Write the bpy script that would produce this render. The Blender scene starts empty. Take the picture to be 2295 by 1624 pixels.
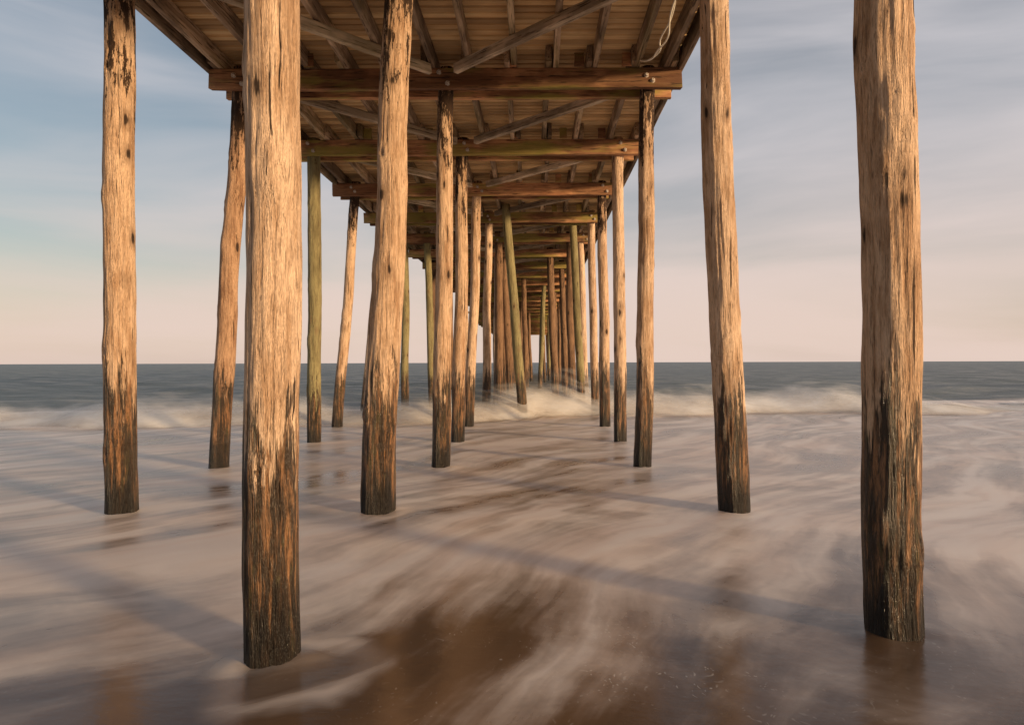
import bpy, math, random
import numpy as np
from mathutils import Vector, Matrix, noise as mn
random.seed(7); rng=np.random.RandomState(5)
scene=bpy.context.scene
col=scene.collection
R=math.radians
SP=3.1
# ------------------------------------------------------------ node helpers
class NT:
    def __init__(s,name,world=False):
        if world:
            s.m=bpy.data.worlds.new(name)
        else:
            s.m=bpy.data.materials.new(name)
        s.m.use_nodes=True
        s.t=s.m.node_tree
        s.t.nodes.clear()
    def n(s,typ,**kw):
        nd=s.t.nodes.new(typ)
        for k,v in kw.items():
            setattr(nd,k,v)
        return nd
    def l(s,a,b): s.t.links.new(a,b)
    def put(s,sock,v):
        if hasattr(v,'is_output') or isinstance(v,bpy.types.NodeSocket): s.l(v,sock)
        else:
            if sock.type=='RGBA' and len(v)==3: v=(*v,1)
            sock.default_value=v
    def math(s,op,a,b=0.0,c=None,clamp=False):
        nd=s.n('ShaderNodeMath',operation=op,use_clamp=clamp)
        s.put(nd.inputs[0],a); s.put(nd.inputs[1],b)
        if c is not None: s.put(nd.inputs[2],c)
        return nd.outputs[0]
    def vmath(s,op,a,b=(0,0,0),scale=None):
        nd=s.n('ShaderNodeVectorMath',operation=op)
        s.put(nd.inputs[0],a); s.put(nd.inputs[1],b)
        if scale is not None: s.put(nd.inputs['Scale'],scale)
        return nd.outputs['Value'] if op in('LENGTH','DISTANCE','DOT_PRODUCT') else nd.outputs[0]
    def mapping(s,v,scale=(1,1,1),rot=(0,0,0),loc=(0,0,0)):
        nd=s.n('ShaderNodeMapping'); s.l(v,nd.inputs[0])
        nd.inputs['Scale'].default_value=scale; nd.inputs['Rotation'].default_value=rot; nd.inputs['Location'].default_value=loc
        return nd.outputs[0]
    def noise(s,v,scale=1,detail=4,rough=.5,dist=0,color=False):
        nd=s.n('ShaderNodeTexNoise'); s.l(v,nd.inputs['Vector'])
        nd.inputs['Scale'].default_value=scale; nd.inputs['Detail'].default_value=detail
        nd.inputs['Roughness'].default_value=rough; nd.inputs['Distortion'].default_value=dist
        return nd.outputs['Color'] if color else nd.outputs['Fac']
    def voro(s,v,scale=1,rand=1):
        nd=s.n('ShaderNodeTexVoronoi'); s.l(v,nd.inputs['Vector'])
        nd.inputs['Scale'].default_value=scale; nd.inputs['Randomness'].default_value=rand
        return nd.outputs['Distance']
    def step(s,v,a,b,lo=0.0,hi=1.0):
        nd=s.n('ShaderNodeMapRange',interpolation_type='SMOOTHSTEP'); s.put(nd.inputs[0],v)
        nd.inputs[1].default_value=a; nd.inputs[2].default_value=b
        s.put(nd.inputs[3],lo); s.put(nd.inputs[4],hi)
        return nd.outputs[0]
    def mix(s,f,a,b,blend='MIX'):
        nd=s.n('ShaderNodeMix',data_type='RGBA',blend_type=blend)
        s.put(nd.inputs[0],f); s.put(nd.inputs[6],a); s.put(nd.inputs[7],b)
        return nd.outputs[2]
    def sep(s,v):
        nd=s.n('ShaderNodeSeparateXYZ'); s.l(v,nd.inputs[0]); return nd.outputs
    def bump(s,h,strength=.5,dist=.01,normal=None):
        nd=s.n('ShaderNodeBump'); s.put(nd.inputs['Strength'],strength); nd.inputs['Distance'].default_value=dist
        s.l(h,nd.inputs['Height'])
        if normal is not None: s.l(normal,nd.inputs['Normal'])
        return nd.outputs[0]
    def out(s,color,rough,normal=None,alpha=None,spec=.5):
        p=s.n('ShaderNodeBsdfPrincipled'); s.put(p.inputs['Base Color'],color); s.put(p.inputs['Roughness'],rough)
        s.put(p.inputs['Specular IOR Level'],spec)
        if normal is not None: s.l(normal,p.inputs['Normal'])
        if alpha is not None: s.l(alpha,p.inputs['Alpha'])
        o=s.n('ShaderNodeOutputMaterial'); s.l(p.outputs[0],o.inputs[0]); return s.m

def pile_mat(name,light,dark,tar,wet=1.25,tarcol=(.05,.026,.014)):
    t=NT(name)
    tc=t.n('ShaderNodeTexCoord').outputs['Object']
    oi=t.n('ShaderNodeObjectInfo').outputs['Random']
    off=t.vmath('SCALE',(13.0,7.0,3.0),scale=t.math('MULTIPLY',oi,9.0))
    v=t.vmath('ADD',tc,off)
    z=t.sep(tc)[2]
    warp=t.vmath('SCALE',t.noise(t.mapping(v,(2,2,1.2)),2,1,color=True),scale=.04)
    vw=t.vmath('ADD',v,warp)
    g1=t.noise(t.mapping(vw,(26,26,1.3)),1,5,.72)
    g2=t.noise(t.mapping(vw,(90,90,5)),1,3,.7)
    big=t.noise(t.mapping(v,(5,5,1.2)),1,6,.72)
    fac=t.step(t.math('ADD',t.math('MULTIPLY',g1,.38),t.math('MULTIPLY',big,.62)),.39,.57)
    c=t.mix(fac,dark,light)
    c=t.mix(t.step(g2,.48,.32,0,.65),c,(.15,.08,.045))
    ck=t.noise(t.mapping(vw,(30,30,.7)),1,3,.6)
    crack=t.step(ck,.36,.295)
    c=t.mix(t.math('MULTIPLY',crack,.92),c,(.03,.015,.009))
    vn=t.n('ShaderNodeTexVoronoi'); t.l(t.mapping(vw,(3.6,3.6,1.7)),vn.inputs['Vector']); vn.inputs['Scale'].default_value=1
    kd=vn.outputs['Distance']
    c=t.mix(t.step(kd,.30,.12,0,.5),c,(.22,.12,.065))
    kn=t.step(t.math('ADD',kd,t.math('MULTIPLY',t.math('SUBTRACT',g1,.5),.30)),.135,.07)
    c=t.mix(t.math('MULTIPLY',kn,.94),c,(.028,.014,.008))
    tn=t.noise(t.mapping(vw,(14,14,2.4)),1,5,.8)
    th=t.step(z,2.4,6.0,-.23,tar)
    tm=t.step(t.math('ADD',tn,th),.60,.64)
    c=t.mix(tm,c,tarcol)
    wn=t.noise(t.mapping(vw,(12,12,.8)),1,5,.82)
    zz=t.math('ADD',z,t.math('MULTIPLY',t.math('SUBTRACT',wn,.5),3.6))
    wm=t.step(zz,wet+.16,wet-.16)
    wn2=t.noise(t.mapping(vw,(18,18,1.4)),1,5,.8)
    wc=t.mix(t.step(t.math('ADD',wn2,t.step(z,.1,1.2,-.03,-.015)),.44,.61),(.020,.012,.007),(.32,.155,.068))
    wc=t.mix(t.step(tn,.54,.64,0,.6),wc,(.07,.06,.016))
    c=t.mix(t.math('MULTIPLY',wm,.96),c,wc)
    bl=t.step(t.math('ADD',z,t.math('MULTIPLY',t.math('SUBTRACT',wn,.5),1.5)),.50,.12)
    c=t.mix(t.math('MULTIPLY',bl,.94),c,(.012,.009,.007))
    rough=t.step(wm,0,1,.85,.40)
    h=t.math('ADD',t.math('MULTIPLY',g1,1.1),t.math('MULTIPLY',g2,.8))
    h=t.math('SUBTRACT',h,t.math('MULTIPLY',crack,1.1))
    return t.out(c,rough,t.bump(h,1.0,.032),spec=.35)
M_pale=pile_mat('weathered_pile_wood',(.80,.565,.39),(.48,.295,.175),.03,wet=1.3)
M_tar=pile_mat('weathered_pile_wood_dark_top',(.76,.52,.345),(.43,.25,.14),.17,wet=1.4)
M_red=pile_mat('red_brown_pile_wood',(.60,.37,.23),(.30,.16,.09),.16,wet=1.45)
M_green=pile_mat('green_treated_pile_wood',(.35,.30,.15),(.20,.165,.08),.0,wet=1.1)
M_brown=pile_mat('brown_pile_wood',(.30,.175,.10),(.13,.072,.042),.1,wet=1.3)

def plank_mat(name,a,b,green=0,scale=(.9,14,14),dk=.5,gcol=(.36,.33,.075)):
    t=NT(name)
    tc=t.n('ShaderNodeTexCoord').outputs['Object']
    oi=t.n('ShaderNodeObjectInfo').outputs['Random']
    v=t.vmath('ADD',tc,t.vmath('SCALE',(17.0,5.0,9.0),scale=t.math('MULTIPLY',oi,11.0)))
    g=t.noise(t.mapping(v,scale),1,5,.65)
    g2=t.noise(t.mapping(v,tuple(x*3 for x in scale)),1,3,.6)
    big=t.noise(t.mapping(v,(.8,1.5,1.5)),1,4,.6)
    c=t.mix(t.step(g,.35,.65),a,b)
    c=t.mix(t.step(big,.4,.58,0,.7),c,tuple(x*.27 for x in a))
    c=t.mix(t.step(g2,.45,.34,0,dk+.3),c,(.03,.016,.01))
    if green:
        c=t.mix(t.step(t.noise(t.mapping(v,(.45,2,2),loc=(4,2,1)),1,4,.6),.48,.60,0,green),c,gcol)
    rn=t.step(oi,0,1,.7,1.25)
    hs=t.n('ShaderNodeHueSaturation'); t.l(c,hs.inputs['Color']); t.l(rn,hs.inputs['Value'])
    return t.out(hs.outputs[0],.8,t.bump(t.math('ADD',g,g2),.8,.014),spec=.3)
M_cap=plank_mat('cap_beam_timber',(.40,.18,.09),(.72,.39,.20),.7)
M_joist=plank_mat('joist_timber',(.34,.235,.155),(.62,.46,.32),.15)
M_brace=plank_mat('brace_timber',(.52,.40,.28),(.80,.65,.49),.1)

t=NT('deck_plank_timber')
tc=t.n('ShaderNodeTexCoord').outputs['Object']
at=t.n('ShaderNodeAttribute',attribute_name='shade').outputs['Fac']
v=t.vmath('ADD',tc,t.vmath('SCALE',(31.0,0.0,7.0),scale=at))
g=t.noise(t.mapping(v,(.8,30,10)),1,5,.65)
big=t.noise(t.mapping(v,(.4,.6,1)),1,4,.65)
c=t.mix(t.step(g,.35,.65),(.84,.55,.27),(.97,.74,.42))
c=t.mix(t.step(at,.1,.9,.0,.7),c,(.42,.26,.13))
c=t.mix(t.step(big,.42,.60,0,.5),c,(.26,.17,.10))
M_deck=t.out(c,.8,t.bump(g,.5,.01),spec=.25)

t=NT('galvanised_bolt_metal')
tc=t.n('ShaderNodeTexCoord').outputs['Object']
c=t.mix(t.step(t.noise(tc,40,4),.45,.6),(.52,.47,.42),(.25,.12,.06))
M_bolt=t.out(c,.5)
t=NT('pale_rope_fibre')
tc=t.n('ShaderNodeTexCoord').outputs['Object']
c=t.mix(t.noise(tc,60,3),(.65,.58,.46),(.9,.84,.72))
M_rope=t.out(c,.9)

# ------------------------------------------------------------ mesh helpers
def add(name,verts,faces,mat,loc=(0,0,0),rot=None,parent=None,smooth=True,kind=None,label=None):
    me=bpy.data.meshes.new(name); me.from_pydata([tuple(v) for v in verts],[],faces); me.update()
    if smooth: me.polygons.foreach_set('use_smooth',[True]*len(me.polygons))
    me.materials.append(mat)
    o=bpy.data.objects.new(name,me); col.objects.link(o)
    o.location=loc
    if rot is not None:
        o.rotation_mode='QUATERNION'; o.rotation_quaternion=rot
    if parent: o.parent=parent
    if kind: o['kind']=kind
    if label: o['label']=label
    return o
pier=bpy.data.objects.new('pier',None); col.objects.link(pier)
pier['label']='long weathered timber fishing pier standing in surf'; pier['category']='pier'

def pile(xb,xt,y,rb,rt,mat,ztop=6.30,segs=20,rings=40,bend=.03,seed=0,parent=pier,label=None,dy=0,name='pile'):
    zb=-.7; vs=[];fs=[]
    s=seed*7.31+3
    lr=random.Random(seed)
    kn=[(lr.uniform(3.4,6.0),lr.uniform(.5,6),lr.uniform(.06,.15),lr.uniform(.07,.16)) for _ in range(12)]
    for i in range(rings+1):
        u=i/rings; z=zb+(ztop-zb)*u
        w=max(0,z/ztop)
        cx=(xt-xb)*w+bend*1.6*mn.noise(Vector((s,z*.45,0)))*(1 if 0<u<1 else .3)
        cy=dy*w+bend*mn.noise(Vector((s,z*.45,9)))
        r=rb+(rt-rb)*w
        for j in range(segs):
            a=2*math.pi*j/segs
            ca,sa=math.cos(a),math.sin(a)
            n=mn.noise(Vector((ca*1.1+s,sa*1.1,z*.7)))*.05+mn.noise(Vector((ca*2.5+s,sa*2.5,z*2.6)))*.04
            if segs>40:
                n+=mn.noise(Vector((ca*8+s,sa*8,z*1.6)))*.04-abs(mn.noise(Vector((ca*4,sa*4+s,z*.5))))*.06+mn.noise(Vector((ca*16+s,sa*16,z*4)))*.028
                for (ka,kz,ks,kh) in kn:
                    dz=(z-kz)/ks
                    if abs(dz)<2.5:
                        da=((a-ka+math.pi)%(2*math.pi)-math.pi)*r/ks*1.5
                        q=da*da+dz*dz
                        if q<6: n+=kh*(math.exp(-q)-1.2*math.exp(-q*9))
            rr=r*(1+n)
            vs.append((cx+rr*ca,cy+rr*sa,z))
    for i in range(rings):
        for j in range(segs):
            a=i*segs+j;b=i*segs+(j+1)%segs
            fs.append((a,b,b+segs,a+segs))
    fs.append(tuple(range(segs-1,-1,-1))); fs.append(tuple(rings*segs+j for j in range(segs)))
    o=add(name,vs,fs,mat,(xb,y,0),parent=parent,label=label)
    return o

def beam(name,p0,p1,w,h,mat,parent=pier,jit=.006,n=None,label=None,kind=None,ret=False):
    p0=Vector(p0);p1=Vector(p1);d=p1-p0;L=d.length
    n=n or max(3,int(L/.35)); c=min(w,h)*.09
    prof=[(-w/2+c,-h/2),(w/2-c,-h/2),(w/2,-h/2+c),(w/2,h/2-c),(w/2-c,h/2),(-w/2+c,h/2),(-w/2,h/2-c),(-w/2,-h/2+c)]
    s=random.uniform(0,100); vs=[];fs=[]
    for i in range(n+1):
        x=L*i/n-L/2
        ox=mn.noise(Vector((x*.5,s,0)))*jit*1.5; oz=mn.noise(Vector((x*.5,s,5)))*jit
        for k,(a,b) in enumerate(prof):
            vs.append((x+(random.uniform(-.012,.012) if i in(0,n) else 0),a+ox+mn.noise(Vector((x*1.7,s,k*3.1)))*jit,b+oz+mn.noise(Vector((x*1.7,s+9,k*3.1)))*jit))
    for i in range(n):
        for k in range(8):
            a=i*8+k;b=i*8+(k+1)%8
            fs.append((a,a+8,b+8,b))
    fs.append(tuple(range(8))); fs.append(tuple(n*8+k for k in range(7,-1,-1)))
    q=d.to_track_quat('X','Z')
    mid=(p0+p1)/2
    if ret:
        M=Matrix.Translation(mid)@q.to_matrix().to_4x4()
        return [tuple(M@Vector(v)) for v in vs],fs
    return add(name,vs,fs,mat,mid,q,parent,smooth=False,label=label,kind=kind)

# ------------------------------------------------------------ piles
P=[
 (1.14,-1.49,-1.45,.149,.140,M_pale,2,'thick pale pile with black waterlogged foot'),
 (1.235, 2.200, 2.09,.163,.158,M_tar,2,'thick knotty pile with deep cracks and dark head'),
 (1.20,-4.65,-4.60,.16,.15,M_tar,1,None),
 (2.25,-4.62,-4.63,.158,.148,M_tar,2,'straight pale pile with dark tarred head'),
 (2.25,-1.75,-1.48,.188,.150,M_tar,2,'leaning pale pile with peeling dark bark patches'),
 (2.25, 2.20, 1.95,.175,.155,M_pale,2,'leaning smooth grey brown pile'),
 (3.20,-5.02,-4.62,.150,.135,M_red,1,'red brown gnarled pile leaning outward'),
 (3.20,-1.50,-1.39,.148,.120,M_tar,1,None),
 (3.20, 1.70, 1.79,.142,.118,M_tar,1,None),
 (4.20,-4.595,-4.595,.138,.130,M_green,1,'straight green treated pile'),
 (4.20,-1.62,-1.485,.140,.120,M_tar,1,None),
 (4.20, 1.79, 1.717,.132,.115,M_pale,1,None),
 (5.20,-5.12,-4.60,.135,.115,M_tar,1,'pale pile leaning outward'),
 (5.20,-1.72,-1.46,.130,.115,M_pale,1,None),
 (5.20, 1.81, 1.72,.140,.115,M_tar,1,None),
 (6.20,-5.30,-4.60,.130,.115,M_pale,0,None),
 (6.20,-1.53,-1.41,.135,.115,M_pale,0,None),
 (6.20, 1.82, 1.73,.125,.115,M_pale,0,None),
 (5.95,-0.37,-0.86,.145,.125,M_green,0,'olive treated pile leaning inward'),
 (6.50, 1.50, 1.20,.130,.115,M_green,0,'olive treated pile leaning inward'),
 (7.20,-4.65,-4.65,.14,.13,M_green,0,'straight olive treated pile'),
 (7.20,-3.66,-3.85,.13,.12,M_green,0,'olive treated pile leaning inward'),
 (7.20,-1.28,-1.32,.15,.135,M_brown,0,'straight brown pile'),
 (7.20, 1.30, 1.22,.14,.13,M_brown,0,'straight brown pile'),
 (7.20, 1.80, 1.60,.13,.12,M_pale,0,None),
 (8.20, 0.80, 0.60,.15,.14,M_brown,0,None),
 (8.20,-1.00,-1.30,.14,.13,M_brown,0,None),
 (8.20,-1.62,-1.50,.14,.13,M_pale,0,None),
 (8.20, 1.85, 1.75,.14,.13,M_pale,0,None),
]
pr=random.Random(3)
for d in np.arange(9.2,31.3,1.0):
    for x in ((-4.6,-1.45,1.75) if (d<15 and int(d)%2==1) else (-1.45,1.75)):
        P.append((d,x+pr.uniform(-.25,.25),x+pr.uniform(-.1,.1),pr.uniform(.115,.14),.12,pr.choice((M_brown,M_pale,M_brown,M_brown)),0,None))
    if d<20 and len(P)<94:
        x=pr.choice((-.9,-.6,.5,.8,1.2)); P.append((d,x+pr.uniform(-.3,.3),x,.125,.12,pr.choice((M_brown,M_green,M_brown,M_brown)),0,None))
for i,(d,xb,xt,rb,rt,m,q,lab) in enumerate(P):
    segs,rings=((96,230) if q==2 else (48,110) if q==1 else (16,36))
    pile(xb,xt,d*SP,rb,rt,m,segs=segs,rings=rings,seed=i,bend=.032,label=lab)

# ------------------------------------------------------------ caps, joists, braces, deck
CZ0,CZ1=5.90,6.21
JH=.25
bents=[.2]+[1.2+i for i in range(31)]
def bolt(parent,x,y,z,r=.028):
    vs=[];fs=[];n=8
    for k,(rr,yy) in enumerate(((r*1.5,0),(r*1.5,-.006),(r,-.008),(r,-.035),(r*.7,-.042))):
        for j in range(n):
            a=2*math.pi*j/n; vs.append((rr*math.cos(a),yy,rr*math.sin(a)))
    for k in range(4):
        for j in range(n):
            a=k*n+j;b=k*n+(j+1)%n; fs.append((a,b,b+n,a+n))
    fs.append(tuple(4*n+j for j in range(n)))
    inv=parent.rotation_quaternion.inverted()
    o=add('bolt',vs,fs,M_bolt,inv@(Vector((x,y,z))-parent.location),inv,parent,smooth=False)
for i,d in enumerate(bents):
    y=d*SP
    xr=[2.32,2.3,2.3,2.29,2.16,2.0,1.92][i] if i<7 else 2.0
    xl=[-5.1,-5.1,-5.1,-5.04,-5.08,-5.15,-5.2][i] if i<7 else -5.1
    if i>19: xl,xr=-6.5,4.3
    oy=.175
    f=beam('cap_beam',(xl,y-oy,(CZ0+CZ1)/2),(xr,y-oy,(CZ0+CZ1)/2),.10,CZ1-CZ0,M_cap,n=24,jit=.012)
    b=beam('cap_beam',(xl+.09,y+oy,(CZ0+CZ1)/2),(xr-.09,y+oy,(CZ0+CZ1)/2),.10,CZ1-CZ0,M_cap,n=12,jit=.01)
    if 2<=i<8:
        for x in (-4.6,-1.4,1.78):
            bolt(f,x-.05+random.uniform(-.03,.03),y-oy-.052,CZ0+.22+random.uniform(-.03,.03))
            bolt(f,x+.05+random.uniform(-.03,.03),y-oy-.052,CZ0+.09+random.uniform(-.02,.02))
jx=np.linspace(-4.93,2.15,12)
stuffv=[];stufff=[]
cnt=0
for i in range(len(bents)-1):
    y0=bents[i]*SP; y1=bents[i+1]*SP
    off=.0 if i%2 else .09
    for k,x in enumerate(jx):
        xx=x+(off if k<11 else -off)+random.uniform(-.025,.025)
        zc=CZ1+JH/2+.004+random.uniform(-.002,.002)
        a=(xx,y0-.42,zc); bb=(xx+random.uniform(-.04,.04),y1+.42,zc)
        if cnt<98:
            beam('joist',a,bb,.085,JH,M_joist,n=8,jit=.008); cnt+=1
        else:
            vv,ff=beam('joist',a,bb,.085,JH,M_joist,n=2,ret=True)
            o=len(stuffv); stuffv+=vv; stufff+=[tuple(q+o for q in f) for f in ff]
add('joist_rows',stuffv,stufff,M_joist,parent=pier,smooth=False,kind='stuff')
for i in range(1,10):
    y0=bents[i]*SP; y1=bents[i+1]*SP
    beam('brace',(1.75,y0+.1,CZ1-.09),(-1.2,y1-.36,CZ1-.07),.10,.14,M_brace,jit=.01)
    beam('brace',(-4.5,y0+.1,CZ1-.10),(-1.6,y1-.36,CZ1-.08),.10,.14,M_brace,jit=.01)
for i in range(2,8):
    y=bents[i]*SP
    for x in (-3.45,-2.2,-.35,.6,1.35):
        xx=x+random.uniform(-.1,.1)
        beam('block',(xx-.07,y-.27,CZ1+.105),(xx+.07,y-.27,CZ1+.105),.05,.2,M_cap,n=2)
zt0=CZ1+JH+.012
vs=[];fs=[];sh=[]
y=-.9
while y<bents[-1]*SP+.6:
    w=.145; xl=-5.12+random.uniform(-.05,.05); xr=2.31+random.uniform(-.05,.05)
    if y>bents[19]*SP: xl-=1.4; xr+=2.1
    zz=zt0+random.uniform(-.003,.006)
    xm=random.choice((-3.0,-1.7,-.4,.9))+.04
    for (a,b) in ((xl,xm-.003),(xm+.003,xr)):
        o=len(vs); s=random.random()
        c=.022
        for x in (a,b):
            vs+= [(x,y+c,zz),(x,y+w-c,zz),(x,y+w,zz+c*1.6),(x,y+w,zz+.045),(x,y,zz+.045),(x,y,zz+c*1.6)]
        for k in range(6):
            k2=(k+1)%6
            fs.append((o+k,o+k2,o+6+k2,o+6+k))
        fs.append(tuple(o+k for k in range(5,-1,-1))); fs.append(tuple(o+6+k for k in range(6)))
        sh+=[s]*12
    y+=w+.004
dk=add('deck',vs,fs,M_deck,parent=pier,smooth=False)
a=dk.data.attributes.new('shade','FLOAT','POINT'); a.data.foreach_set('value',sh)
for xx in (-5.07,2.27):
    beam('edge_beam',(xx,-.6,CZ1+JH/2-.01),(xx,bents[-1]*SP,CZ1+JH/2-.01),.07,JH+.05,M_joist,n=80,jit=.01)

# ------------------------------------------------------------ rope
def tube(name,pts,r,mat):
    cu=bpy.data.curves.new(name,'CURVE'); cu.dimensions='3D'; cu.bevel_depth=r; cu.bevel_resolution=2
    for pl in pts:
        sp=cu.splines.new('BEZIER'); sp.bezier_points.add(len(pl)-1)
        for p,q in zip(sp.bezier_points,pl):
            p.co=q; p.handle_left_type=p.handle_right_type='AUTO'
    o=bpy.data.objects.new(name,cu)
    col.objects.link(o); bpy.context.view_layer.update()
    me=bpy.data.meshes.new_from_object(o.evaluated_get(bpy.context.evaluated_depsgraph_get()))
    bpy.data.objects.remove(o)
    me.materials.clear(); me.materials.append(mat)
    ob=bpy.data.objects.new(name,me); col.objects.link(ob); return ob
rp=tube('rope',[[(1.60,9.45,6.2),(1.66,9.2,6.08),(1.76,8.8,6.02),(1.69,8.4,5.98),(1.75,8.0,6.05),(1.73,7.5,6.22)],
               [(1.62,9.45,6.2),(1.70,9.15,6.07),(1.72,8.75,6.0),(1.77,8.3,5.96),(1.72,7.9,6.04),(1.77,7.5,6.22)]],.011,M_rope)
rp['label']='pale frayed rope hanging loose under the deck'; rp['category']='rope'

# ------------------------------------------------------------ sea
nx,ny=640,500
u=np.linspace(-1,1,nx); X=2.0*np.sinh(8.7*u); 
Y=np.concatenate([np.array([-6.,-2.,0.]),np.exp(np.linspace(math.log(1.0),math.log(7000),ny-3))])
XX,YY=np.meshgrid(X,Y)
def ycf(x): return np.clip(20.6+.18*x+.6*np.sin(x*.35)+.4*np.sin(x*.83+1),12,28)
yc=ycf(XX)
def wamp(x): return .64+.09*np.tanh(x/8)+.06*np.sin(x*.6+1)+.04*np.sin(x*1.5)
def fade(x): return np.clip(1.25-np.maximum(x-8,0)/7,.18,1)*np.clip(1.3-np.maximum(-x-16,0)/14,.3,1)
Z=np.zeros_like(XX)
far=1/(1+np.exp(-(YY-yc-2)/1.5))
near=1-far
Z+=near*(.006*np.sin(YY*2.1+XX*.7+np.sin(XX*1.1))+.004*np.sin(YY*3.7-XX*1.9+1))*np.clip(YY/6,.2,1)
fa=far*np.clip(400/YY,0,1)
for k in range(14):
    ang=rng.uniform(-.7,.7); lam=rng.uniform(1.6,9); ph=rng.uniform(0,6.28)
    kk=2*math.pi/lam
    Z+=fa*.009*lam**.7*np.sin(kk*(YY*math.cos(ang)+XX*math.sin(ang))+ph+1.2*np.sin(XX*.13+k))*np.clip(1.0-(YY/60-lam/6)*.5,0,1)
Z+=fa*.06*np.sin((YY+XX*.1)*.45+np.sin(XX*.08)*2)
rg=np.exp(-((YY-yc)/np.where(YY<yc,1.5,1.8))**2)
Z+=.38*wamp(XX)*fade(XX)*rg
for (d,xb,xt,rb,rt,m_,q_,lab) in P[:18]:
    dx_,dy_=XX-xb,YY-d*SP
    rr_=np.sqrt(dx_**2+dy_**2); th_=np.arctan2(dy_,dx_)
    Z+=(.012+.006*np.sin(th_*2+xb*3)+.005*np.sin(th_*5+d*7))*np.exp(-((np.maximum(rr_-rb,0))/.12)**2)
verts=np.stack([XX.ravel(),YY.ravel(),Z.ravel()],1)
idx=np.arange(XX.size).reshape(XX.shape)
F=np.stack([idx[:-1,:-1].ravel(),idx[:-1,1:].ravel(),idx[1:,1:].ravel(),idx[1:,:-1].ravel()],1)

t=NT('foaming_sea_water')
pos=t.n('ShaderNodeTexCoord').outputs['Object']
x_,y_,z_=t.sep(pos)
p2=t.mapping(pos,(1,1,0))
sw=t.vmath('SUBTRACT',t.noise(p2,.17,1,color=True),(.5,.5,.5))
sw2=t.vmath('SUBTRACT',t.noise(p2,1.2,3,color=True),(.5,.5,.5))
w=t.vmath('ADD',t.vmath('ADD',p2,t.vmath('SCALE',sw,scale=3.8)),t.vmath('SCALE',sw2,scale=.32))
rot=t.mapping(w,rot=(0,0,R(40)))
s1=t.noise(t.mapping(rot,(1.1,.26,1)),1,3,.5)
s2=t.noise(t.mapping(rot,(3.0,.48,1),loc=(3,8,0)),1,4,.5)
fib=t.noise(t.mapping(rot,(9,.85,1)),1,3,.5)
bl=t.noise(t.mapping(w,(.55,.75,1),loc=(7,3,0)),1,6,.6)
ff=t.math('ADD',t.math('MULTIPLY',s1,.38),t.math('ADD',t.math('MULTIPLY',s2,.26),t.math('MULTIPLY',bl,.36)))
ff=t.math('ADD',ff,t.math('MULTIPLY',t.math('SUBTRACT',fib,.5),.09))
b1=t.step(y_,2.5,5.6,-.14,.045)
# more foam colour close to the camera, growing away from the centre line
b2=t.math('MULTIPLY',t.step(t.math('ABSOLUTE',x_),1.2,3.5,0,.05),t.step(y_,7,4))
foam=t.step(t.math('ADD',t.math('ADD',ff,b1),b2),.375,.62)
p3=t.vmath('ADD',p2,t.vmath('SCALE',sw2,scale=.7))
def ring(cx,cy,r,wd,amt):
    dd=t.vmath('DISTANCE',p3,(cx,cy,0))
    e=t.math('ABSOLUTE',t.math('SUBTRACT',dd,r))
    o=t.step(e,wd,0,0,amt)
    i=t.step(dd,r+.02,r*.4,0,amt*.45)
    return t.math('MAXIMUM',o,i)
rm=ring(-1.30,3.42,.33,.20,.62)
for a in ((-1.75,6.95,.3,.3,.7),(2.2,6.95,.3,.3,.7),(-4.6,6.95,.3,.3,.6),(-1.5,9.9,.25,.25,.5),(1.7,9.9,.25,.25,.5)):
    rm=t.math('MAXIMUM',rm,ring(*a))
rm=t.math('MULTIPLY',rm,t.step(s2,.38,.6,.3,1))
foam=t.math('MAXIMUM',foam,rm)
wv=t.vmath('ADD',p2,t.vmath('SCALE',t.vmath('SUBTRACT',t.noise(pos,5,2,color=True),(.5,.5,.5)),scale=.25))
vd=t.voro(t.mapping(wv,(31,20,1),rot=(0,0,R(20))),1)
bub=t.step(vd,.28,.12)
bm=t.math('MULTIPLY',t.step(t.noise(t.mapping(p2,(1.6,1.6,0),loc=(2,1,0)),1,4,.75),.46,.64),t.math('MULTIPLY',t.step(y_,4.6,3.6),t.step(y_,2.7,3.1)))
bub=t.math('MULTIPLY',t.math('MULTIPLY',bub,bm),t.math('MULTIPLY',t.step(x_,-1.0,-.2,.1,1),.5))
bub=t.math('MULTIPLY',bub,t.step(x_,1.8,1.0,.3,1))
off=t.math('SUBTRACT',y_,t.math('ADD',t.math('MULTIPLY',x_,.18),20.6))
sea=t.step(off,.8,3.5)
wc=t.noise(t.mapping(p2,(.25,.6,0)),1,4,.6)
foam=t.math('MULTIPLY',foam,t.math('SUBTRACT',1.0,t.math('MULTIPLY',sea,t.step(wc,.5,.75,1,.75))))
fr=t.math('MULTIPLY',t.step(off,-5.5,-1.5,0,.95),t.step(off,3.4,.6))
foam=t.math('MAXIMUM',foam,t.math('MULTIPLY',fr,t.step(bl,.35,.6,.45,1)))
sandc=t.mix(t.step(s1,.3,.7),(.095,.056,.032),(.20,.118,.066))
shal=t.mix(t.step(y_,4.5,13),sandc,(.19,.135,.098))
deep=t.mix(t.step(wc,.35,.7),(.11,.128,.12),(.235,.245,.23))
base=t.mix(sea,shal,deep)
fc=t.mix(t.step(s2,.3,.7),(.90,.72,.60),(.98,.85,.74))
c=t.mix(t.math('MULTIPLY',foam,.98),base,fc)
c=t.mix(bub,c,(.85,.78,.68))
r0=t.step(sea,0,1,.19,.45)
rough=t.math('ADD',r0,t.math('MULTIPLY',foam,.32))
rip=t.noise(t.mapping(p2,(1.1,3.2,0)),1,5,.65)
hn=t.math('ADD',t.math('MULTIPLY',rip,t.step(sea,0,1,.018,1)),t.math('MULTIPLY',bl,.04))
nrm=t.bump(hn,.9,.30)
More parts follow.
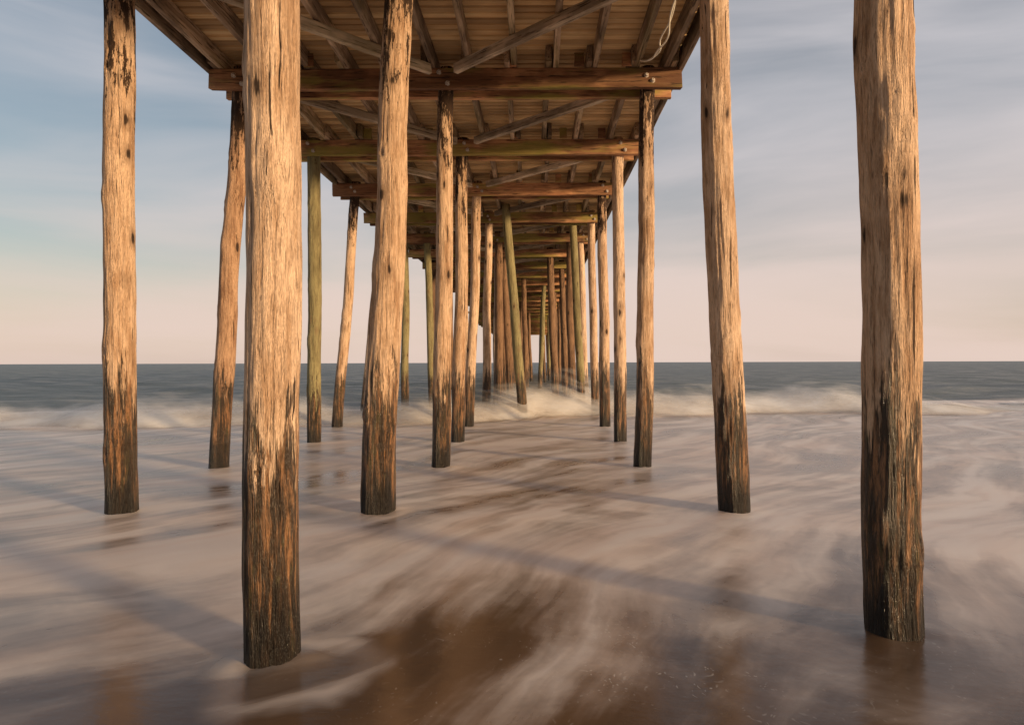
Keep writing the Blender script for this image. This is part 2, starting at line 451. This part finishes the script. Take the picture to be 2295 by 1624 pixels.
M_sea=t.out(c,rough,nrm,spec=.45)
me=bpy.data.meshes.new('sea'); me.from_pydata(verts.tolist(),[],F.tolist()); me.update()
me.polygons.foreach_set('use_smooth',[True]*len(me.polygons)); me.materials.append(M_sea)
sea_o=bpy.data.objects.new('sea',me); col.objects.link(sea_o)
sea_o['kind']='structure'; sea_o['label']='silky foaming surf running over wet brown sand'

t=NT('wet_beach_sand')
pos=t.n('ShaderNodeTexCoord').outputs['Object']
c=t.mix(t.noise(pos,2,6,.6),(.26,.17,.10),(.42,.30,.20))
M_sand=t.out(c,.5,t.bump(t.noise(pos,40,4),.4,.01))
ys=[-7000,-60,-20,-7,-2,0,6,30,200,7000]; zs=[3.5,3.0,1.2,.25,-.03,-.06,-.25,-1.3,-6,-8]
xs=[-7000,-200,-30,-8,0,8,30,200,7000]
vs=[(x,y,z) for y,z in zip(ys,zs) for x in xs]
n=len(xs); fs=[(i*n+j,i*n+j+1,(i+1)*n+j+1,(i+1)*n+j) for i in range(len(ys)-1) for j in range(n-1)]
sd=add('beach',vs,fs,M_sand,kind='structure',label='wet brown sand beach')

t=NT('breaking_wave_foam')
pos=t.n('ShaderNodeTexCoord').outputs['Object']
al=t.n('ShaderNodeAttribute',attribute_name='dens').outputs['Fac']
n1=t.noise(t.mapping(pos,(.7,.9,1.3)),1,5,.58)
alpha=t.math('MULTIPLY',t.step(t.math('ADD',t.math('MULTIPLY',t.math('SUBTRACT',n1,.5),1.4),al),-.05,1.0),.66,clamp=True)
c=t.mix(t.step(n1,.35,.65),(.90,.82,.74),(.97,.93,.88))
M_spray=t.out(c,.95,None,alpha,spec=.0)
vs=[];fs=[];dn=[]
xsr=np.linspace(-34,34,341)
m=12
for L in range(6):
    o=len(vs)
    A=wamp(xsr)*fade(xsr); ycs=ycf(xsr)
    for a_,x,yy in zip(A,xsr,ycs):
        for k in range(m+1):
            q=k/m
            hh=a_*(.65+.17*L)*(1+.16*mn.noise(Vector((x*.5,L*.7,0))))+(.10+.08*L)*math.exp(-((x-.6)/1.9)**2)
            z=-.02+hh*q
            yb=yy-1.9-.5*mn.noise(Vector((x*.4,L*.9,3)))+1.7*q**1.2-.28*L*(1-q)+.2*mn.noise(Vector((x*1.0,q*2,L)))
            vs.append((x,yb,z))
            dn.append((.98*(1-q)**.8-.04*L)*min(1,k/2.5) if 0<k<m else (-.5))
    for i in range(len(xsr)-1):
        for k in range(m):
            a=o+i*(m+1)+k
            fs.append((a,a+m+1,a+m+2,a+1))
wvo=add('breaking_wave',vs,fs,M_spray,kind='stuff',label='white foaming breaker rolling in across the surf')
wvo['category']='wave'
a=wvo.data.attributes.new('dens','FLOAT','POINT'); a.data.foreach_set('value',dn)

# ------------------------------------------------------------ light
EL,AZ=5.5,57.0   # low sun behind and to the side of the pier axis
sdir=Vector((math.sin(R(AZ))*math.cos(R(EL)),-math.cos(R(AZ))*math.cos(R(EL)),math.sin(R(EL))))
sl=bpy.data.lights.new('sun','SUN'); sl.energy=5.0; sl.angle=R(5.0); sl.color=(1,.70,.39)
so=bpy.data.objects.new('sun',sl); col.objects.link(so); so.rotation_mode='QUATERNION'
so.rotation_quaternion=(-sdir).to_track_quat('-Z','Y'); so.location=(20,-20,20)
w=NT('World',world=True); scene.world=w.m
sky=w.n('ShaderNodeTexSky',sky_type='NISHITA'); sky.sun_disc=False; sky.sun_elevation=R(EL); sky.sun_rotation=R(180-AZ)
sky.air_density=1.0; sky.dust_density=1.0; sky.ozone_density=1.5
b1=w.n('ShaderNodeBackground'); w.l(sky.outputs[0],b1.inputs[0]); b1.inputs[1].default_value=.15
tc=w.n('ShaderNodeTexCoord').outputs['Generated']
dx,dy,dz=w.sep(tc)
v=w.mapping(tc,(1.0,1.0,3.4),rot=(0,R(-5),0))
wrp=w.vmath('ADD',v,w.vmath('SCALE',w.noise(v,1.0,2,color=True),scale=.7))
c1=w.noise(wrp,1.2,2,.4)
c2=w.noise(w.mapping(wrp,(1,1,2.2)),2.6,5,.52)
cl=w.math('ADD',w.math('MULTIPLY',c1,.68),w.math('MULTIPLY',c2,.32))
side=w.step(dx,-.5,.5,-.08,.07)
low=w.step(dz,.0,.36,.20,0)
fac=w.step(w.math('ADD',w.math('ADD',cl,side),low),.33,.82,.15,.97)
ccol=w.mix(w.step(dz,.02,.40),(.80,.63,.55),(.70,.66,.68))
b2=w.n('ShaderNodeBackground'); w.l(ccol,b2.inputs[0]); b2.inputs[1].default_value=1.0
mx=w.n('ShaderNodeMixShader'); w.l(fac,mx.inputs[0]); w.l(b1.outputs[0],mx.inputs[1]); w.l(b2.outputs[0],mx.inputs[2])
ow=w.n('ShaderNodeOutputWorld'); w.l(mx.outputs[0],ow.inputs[0])

# ------------------------------------------------------------ camera
cd=bpy.data.cameras.new('camera'); cd.lens=22; cd.sensor_width=36; cd.clip_end=20000; cd.clip_start=.05
cd.shift_x=-.0229
co=bpy.data.objects.new('camera',cd); col.objects.link(co)
co.location=(0,0,1.65); co.rotation_euler=(R(90),R(.175),0)
scene.camera=co
scene.view_settings.view_transform='Standard'; scene.view_settings.look='None'; scene.view_settings.exposure=0
